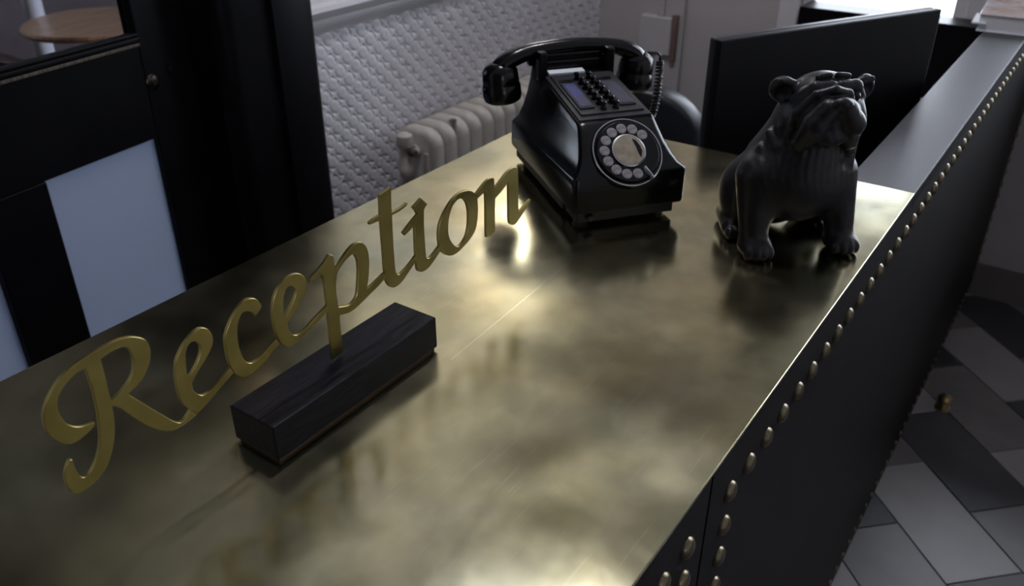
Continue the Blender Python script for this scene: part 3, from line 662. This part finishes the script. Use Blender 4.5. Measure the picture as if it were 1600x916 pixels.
tag(dog, 'dark cast bulldog figurine sitting on the brass desk', 'figurine')

# ================================================================== MONITOR, CHAIR, BOOKLET, SMALL THINGS
TLm = np.array([3.941, 1.5283])*.3815; ang = math.radians(-27.74)
mon = thing('computer_monitor', 'black flat computer monitor seen from behind the bulldog figurine', 'monitor', (TLm[0], TLm[1], .74), ang)
zt = H-.3815-.74
obj('back_cover', B(0, .58, 0, .018, zt-.345, zt, bev=.003), 'screen_back', mon)
obj('bezel', B(.001, .579, .018, .034, zt-.344, zt+.0005, bev=.004), 'bezel', mon)
obj('screen', B(.014, .566, .034, .0355, zt-.33, zt-.014), 'backing', mon)
obj('stand_neck', B(.26, .32, .02, .045, .01, zt-.15, bev=.004), 'screen_back', mon)
bm = bmesh.new(); lathe(bm, [(.12, 0), (.12, .008), (.10, .014), (0, .016)], 32, Matrix.Translation((.29, .03, 0)) @ Matrix.Scale(.75, 4, (0, 1, 0))); obj('stand_base', bm, 'screen_back', mon, True)

chair = thing('office_chair', 'black padded office chair behind the telephone', 'chair', (2.36, 1.10, 0), 0)
def pad(x0, x1, y0, y1, z0, z1, r, bul):
    rings = []
    for f, s in ((0, .55), (.06, .82), (.2, .97), (.5, 1), (.8, .97), (.94, .82), (1, .55)):
        yc = (y0+y1)/2; hy = (y1-y0)/2*(.9+.1*s); zc = (z0+z1)/2; hz = (z1-z0)/2*(.86+.14*s); x = x0+(x1-x0)*f
        rr = min(r, hy*.99, hz*.99)
        q = rrect(-hy, hy, -hz, hz, rr, 0, 0, 8); rings.append([(x+bul*(a/hy)**2, yc+a, zc+b) for a, b, _ in q])
    return loft(bmesh.new(), rings)
obj('backrest', pad(-.26, -.17, -.235, .235, .56, .935, .16, .05), 'chair', chair, 60)
bm = bmesh.new(); 
rings = [[(x, y, z) for x, y, _ in rrect(-.24*s, .24*s, -.24*s, .24*s, .09*s, 0, 0, 6)] for z, s in ((.42, .93), (.435, 1), (.47, 1), (.492, .93), (.498, .75))]
obj('seat', loft(bm, rings), 'chair', chair, 60)
bm = bmesh.new(); tube(bm, [(-.20, 0, .62), (-.24, 0, .5), (-.18, 0, .41), (0, 0, .41)], .018, 10); obj('back_bracket', bm, 'chair', chair, True)
bm = bmesh.new(); lathe(bm, [(.028, .08), (.028, .25), (.02, .25), (.02, .42)], 18); obj('gas_column', bm, 'silver', chair, True)
for k in range(5):
    a = 2*PI*k/5+.3; c, s = math.cos(a), math.sin(a)
    bm = bmesh.new(); tube(bm, [(0, 0, .11), (.14*c, .14*s, .095), (.29*c, .29*s, .07)], [(.022, .016), (.02, .014), (.014, .01)], 10); lg = obj('leg', bm, 'chair', chair, True)
    bm = bmesh.new(); lathe(bm, [(0, -.012), (.026, -.012), (.028, 0), (.026, .012), (0, .012)], 16, Matrix.Translation((.29*c, .29*s, .028)) @ Matrix.Rotation(a, 4, 'Z') @ Matrix.Rotation(PI/2, 4, 'X')); obj('caster', bm, 'chair', lg, True)

bk = thing('brochure_stack', 'silvery stack of brochures lying at the far end of the dark ledge', 'brochures', (2.71, .250, DZ), math.radians(4))
obj('pages', B(-.135, .135, -.058, .066, .002, .040), 'paper', bk)
obj('cover', B(-.138, .138, -.061, .068, .040, .043, bev=.001), 'cover', bk)
obj('back_cover', B(-.138, .138, -.061, .068, 0, .0025), 'card_white', bk)
obj('page_divider', B(-.142, -.02, .050, .082, .018, .022), 'card_white', bk)

bm = bmesh.new(); lathe(bm, [(0, 0), (.04, 0), (.043, .01), (.040, .07), (.032, .115), (.018, .14), (0, .147)], 24)
o = tag(obj('desk_speaker', bm, 'screen_back', None, True), 'small dark rounded speaker between the monitor edge and the ledge', 'speaker'); o.location = (2.16, .365, .74)
r = ray(1451, 100); 

kn = thing('floor_stop', 'small round brass stop on the tiled floor beside the desk front', 'door stop', (2.494, .118, 0))
bm = bmesh.new(); lathe(bm, [(0, 0), (.022, 0), (.023, .004), (.014, .007), (.011, .018), (.018, .026), (.021, .035), (.017, .044), (.008, .048), (0, .049)], 20); obj('knob', bm, 'bright_brass', kn, True)

wp = thing('wall_box', 'small pale box with a dull red strip on the far wall behind the telephone cord', 'wall box', (U_FAR, 1.55, .78))
obj('casing', B(-.040, 0, -.06, .08, -.075, .075, bev=.004), 'wall_box', wp)
obj('strip', B(-.044, -.004, -.085, -.062, -.095, .09, bev=.003), 'red', wp)

# ================================================================== RADIATOR
rad_ = thing('radiator', 'chipped cream cast iron column radiator below the relief wallpaper', 'radiator', (1.955, 1.70, 0))
PIT = .066; NS = 13
def section():
    bm = bmesh.new(); rings = []
    # flat column loop: outline in y-z lofted through x with rounded cheeks
    for x, s in ((-.0265, .0), (-.022, .010), (-.012, .016), (.012, .016), (.022, .010), (.0265, .0)):
        q = rrect(-.075-s+.01, .075+s-.01, .09-s+.01, .735+s-.01, .045+s*.5, 0, 0, 8)
        rings.append([(x, a, b) for a, b, _ in q])
    loft(bm, rings)
    for yy in (-.026, .026):                    # grooves between the columns, as raised ribs
        for sx in (-1, 1):
            tube(bm, [(sx*.024, yy*1.7, .15), (sx*.026, yy*1.7, .18), (sx*.026, yy*1.7, .64), (sx*.024, yy*1.7, .67)], .010, 8)
    lathe(bm, [(.020, -.0335), (.020, .0335)], 14, Matrix.Translation((0, 0, .67)) @ Matrix.Rotation(PI/2, 4, 'Y'))
    lathe(bm, [(.020, -.0335), (.020, .0335)], 14, Matrix.Translation((0, 0, .16)) @ Matrix.Rotation(PI/2, 4, 'Y'))
    return bm
s0 = obj('section', section(), 'rad', rad_, 50)
for k in range(NS):
    if k: inst('section', s0.data, (k*PIT, 0, 0), rad_)
for k in (0, NS-1):
    for yy in (-.05, .05):
        obj('foot', B(k*PIT-.018, k*PIT+.018, yy-.018, yy+.018, 0, .10, bev=.006), 'rad', rad_)
bm = bmesh.new(); lathe(bm, [(.014, 0), (.014, .60), (.022, .61), (.022, .64), (.016, .65), (.016, .70), (.024, .705), (.026, .72), (.024, .74), (.012, .748), (0, .749)], 18, Matrix.Translation((-.085, -.01, 0))); vv = obj('valve', bm, 'rad', rad_, True)
bm = bmesh.new(); lathe(bm, [(.013, -.085), (.013, -.03)], 14, Matrix.Translation((0, -.01, .67)) @ Matrix.Rotation(PI/2, 4, 'Y')); obj('valve_elbow', bm, 'rad', vv, True)
bm = bmesh.new(); lathe(bm, [(0, 0), (.012, 0), (.014, .012), (.010, .022), (0, .023)], 14, Matrix.Translation((-.085, -.03, .69)) @ Matrix.Rotation(PI/2, 4, 'X')); obj('valve_cap', bm, 'rust', vv, True)
bm = bmesh.new(); lathe(bm, [(0, -.003), (.012, -.003), (.014, .001), (.009, .004), (0, .005)], 9, Matrix.Translation((PIT*1.5, -.052, .742))); o = obj('chipped_patch', bm, 'rust', rad_); o['label'] = 'dark chip of bare iron'

# ================================================================== NEXT ROOM FURNITURE
tb = thing('round_table', 'round brown wooden table seen through the glazed door', 'table', (2.22, 3.82, 0))
bm = bmesh.new(); lathe(bm, [(0, .715), (.28, .715), (.315, .722), (.32, .735), (.315, .747), (0, .75)], 40); obj('table_top', bm, 'table', tb, 40)
bm = bmesh.new(); lathe(bm, [(.2, 0), (.2, .015), (.05, .035), (.03, .06), (.03, .7), (.09, .715)], 24); obj('pedestal', bm, 'black_paint', tb, 40)
ps = thing('white_post', 'pale post rising behind the round table beyond the door', 'post', (2.27, 4.45, 0))
bm = bmesh.new(); lathe(bm, [(.07, 0), (.07, .1), (.045, .12), (.045, 1.6), (.06, 1.62), (.06, 1.7), (0, 1.7)], 20); obj('shaft', bm, 'pale_post', ps, True)
st_ = thing('brown_armchair', 'brown leather seat beside the round table beyond the door', 'armchair', (1.55, 4.2, 0))
obj('seat', B(-.3, .3, -.3, .3, .2, .45, bev=.04), 'brown_seat', st_, True); obj('backrest', B(-.3, .3, .22, .34, .4, .95, bev=.04), 'brown_seat', st_, True)
for sx in (-1, 1): obj('arm', B(sx*.34-.05, sx*.34+.05, -.3, .3, .2, .62, bev=.03), 'brown_seat', st_, True)
for sx in (-1, 1):
    for sy in (-1, 1): obj('leg', B(sx*.26-.02, sx*.26+.02, sy*.26-.02, sy*.26+.02, 0, .2), 'black_wood', st_)
pl = thing('pendant_lamp', 'warm pendant lamp hanging in the room beyond the door', 'lamp', (1.52, 2.60, 2.23))
bm = bmesh.new(); lathe(bm, [(0, -.022), (.016, -.016), (.022, 0), (.016, .016), (.008, .026), (.008, .032), (0, .032)], 16); obj('bulb', bm, 'warm_bulb', pl, True)
bm = bmesh.new(); tube(bm, [(0, 0, .028), (0, 0, CEIL-2.23)], .004, 6); obj('cable', bm, 'black_paint', pl)
# wall light above the radiator, seen only as a glow in the brass
wlm = thing('wall_light', 'opal glass wall light high above the radiator', 'lamp', (2.60, V_LEFT, 2.05))
bm = bmesh.new(); lathe(bm, [(0, -.02), (.05, -.02), (.05, 0), (0, 0)], 20, Matrix.Rotation(PI/2, 4, 'X') ); obj('back_plate', bm, 'bright_brass', wlm, True)
bm = bmesh.new(); tube(bm, [(0, -.01, 0), (0, -.08, -.01), (0, -.10, .03)], .008, 8); obj('arm', bm, 'bright_brass', wlm, True)
bm = bmesh.new(); lathe(bm, [(.03, 0), (.06, .03), (.075, .09), (.07, .14), (.06, .16)], 24, Matrix.Translation((0, -.10, .03))); obj('shade', bm, 'lamp_shade', wlm, True)

# recessed ceiling lights along the staff side
for k, (x, where) in enumerate(((1.35, 'nearer the viewer'), (1.85, 'nearer the far window'))):
    d = thing('ceiling_downlight', 'round recessed ceiling light '+where, 'ceiling light', (x, .98, CEIL), 0, 'downlights over the staff side')
    bm = bmesh.new(); lathe(bm, [(.045, -.001), (.047, -.006), (.062, -.006), (.065, 0), (.045, 0)], 28); obj('trim_ring', bm, 'trim', d, True)
    bm = bmesh.new(); lathe(bm, [(0, -.003), (.0445, -.003), (.0445, -.0005), (0, -.0005)], 24); obj('lens', bm, 'down_lens', d, True)
    li = bpy.data.lights.new('downlight_lamp', 'AREA'); li.shape = 'DISK'; li.size = .085; li.energy = 10; li.color = (.93, .93, 1.0)
    lo = bpy.data.objects.new('downlight_lamp', li); C.objects.link(lo); lo.parent = d; lo.location = (0, 0, -.008)
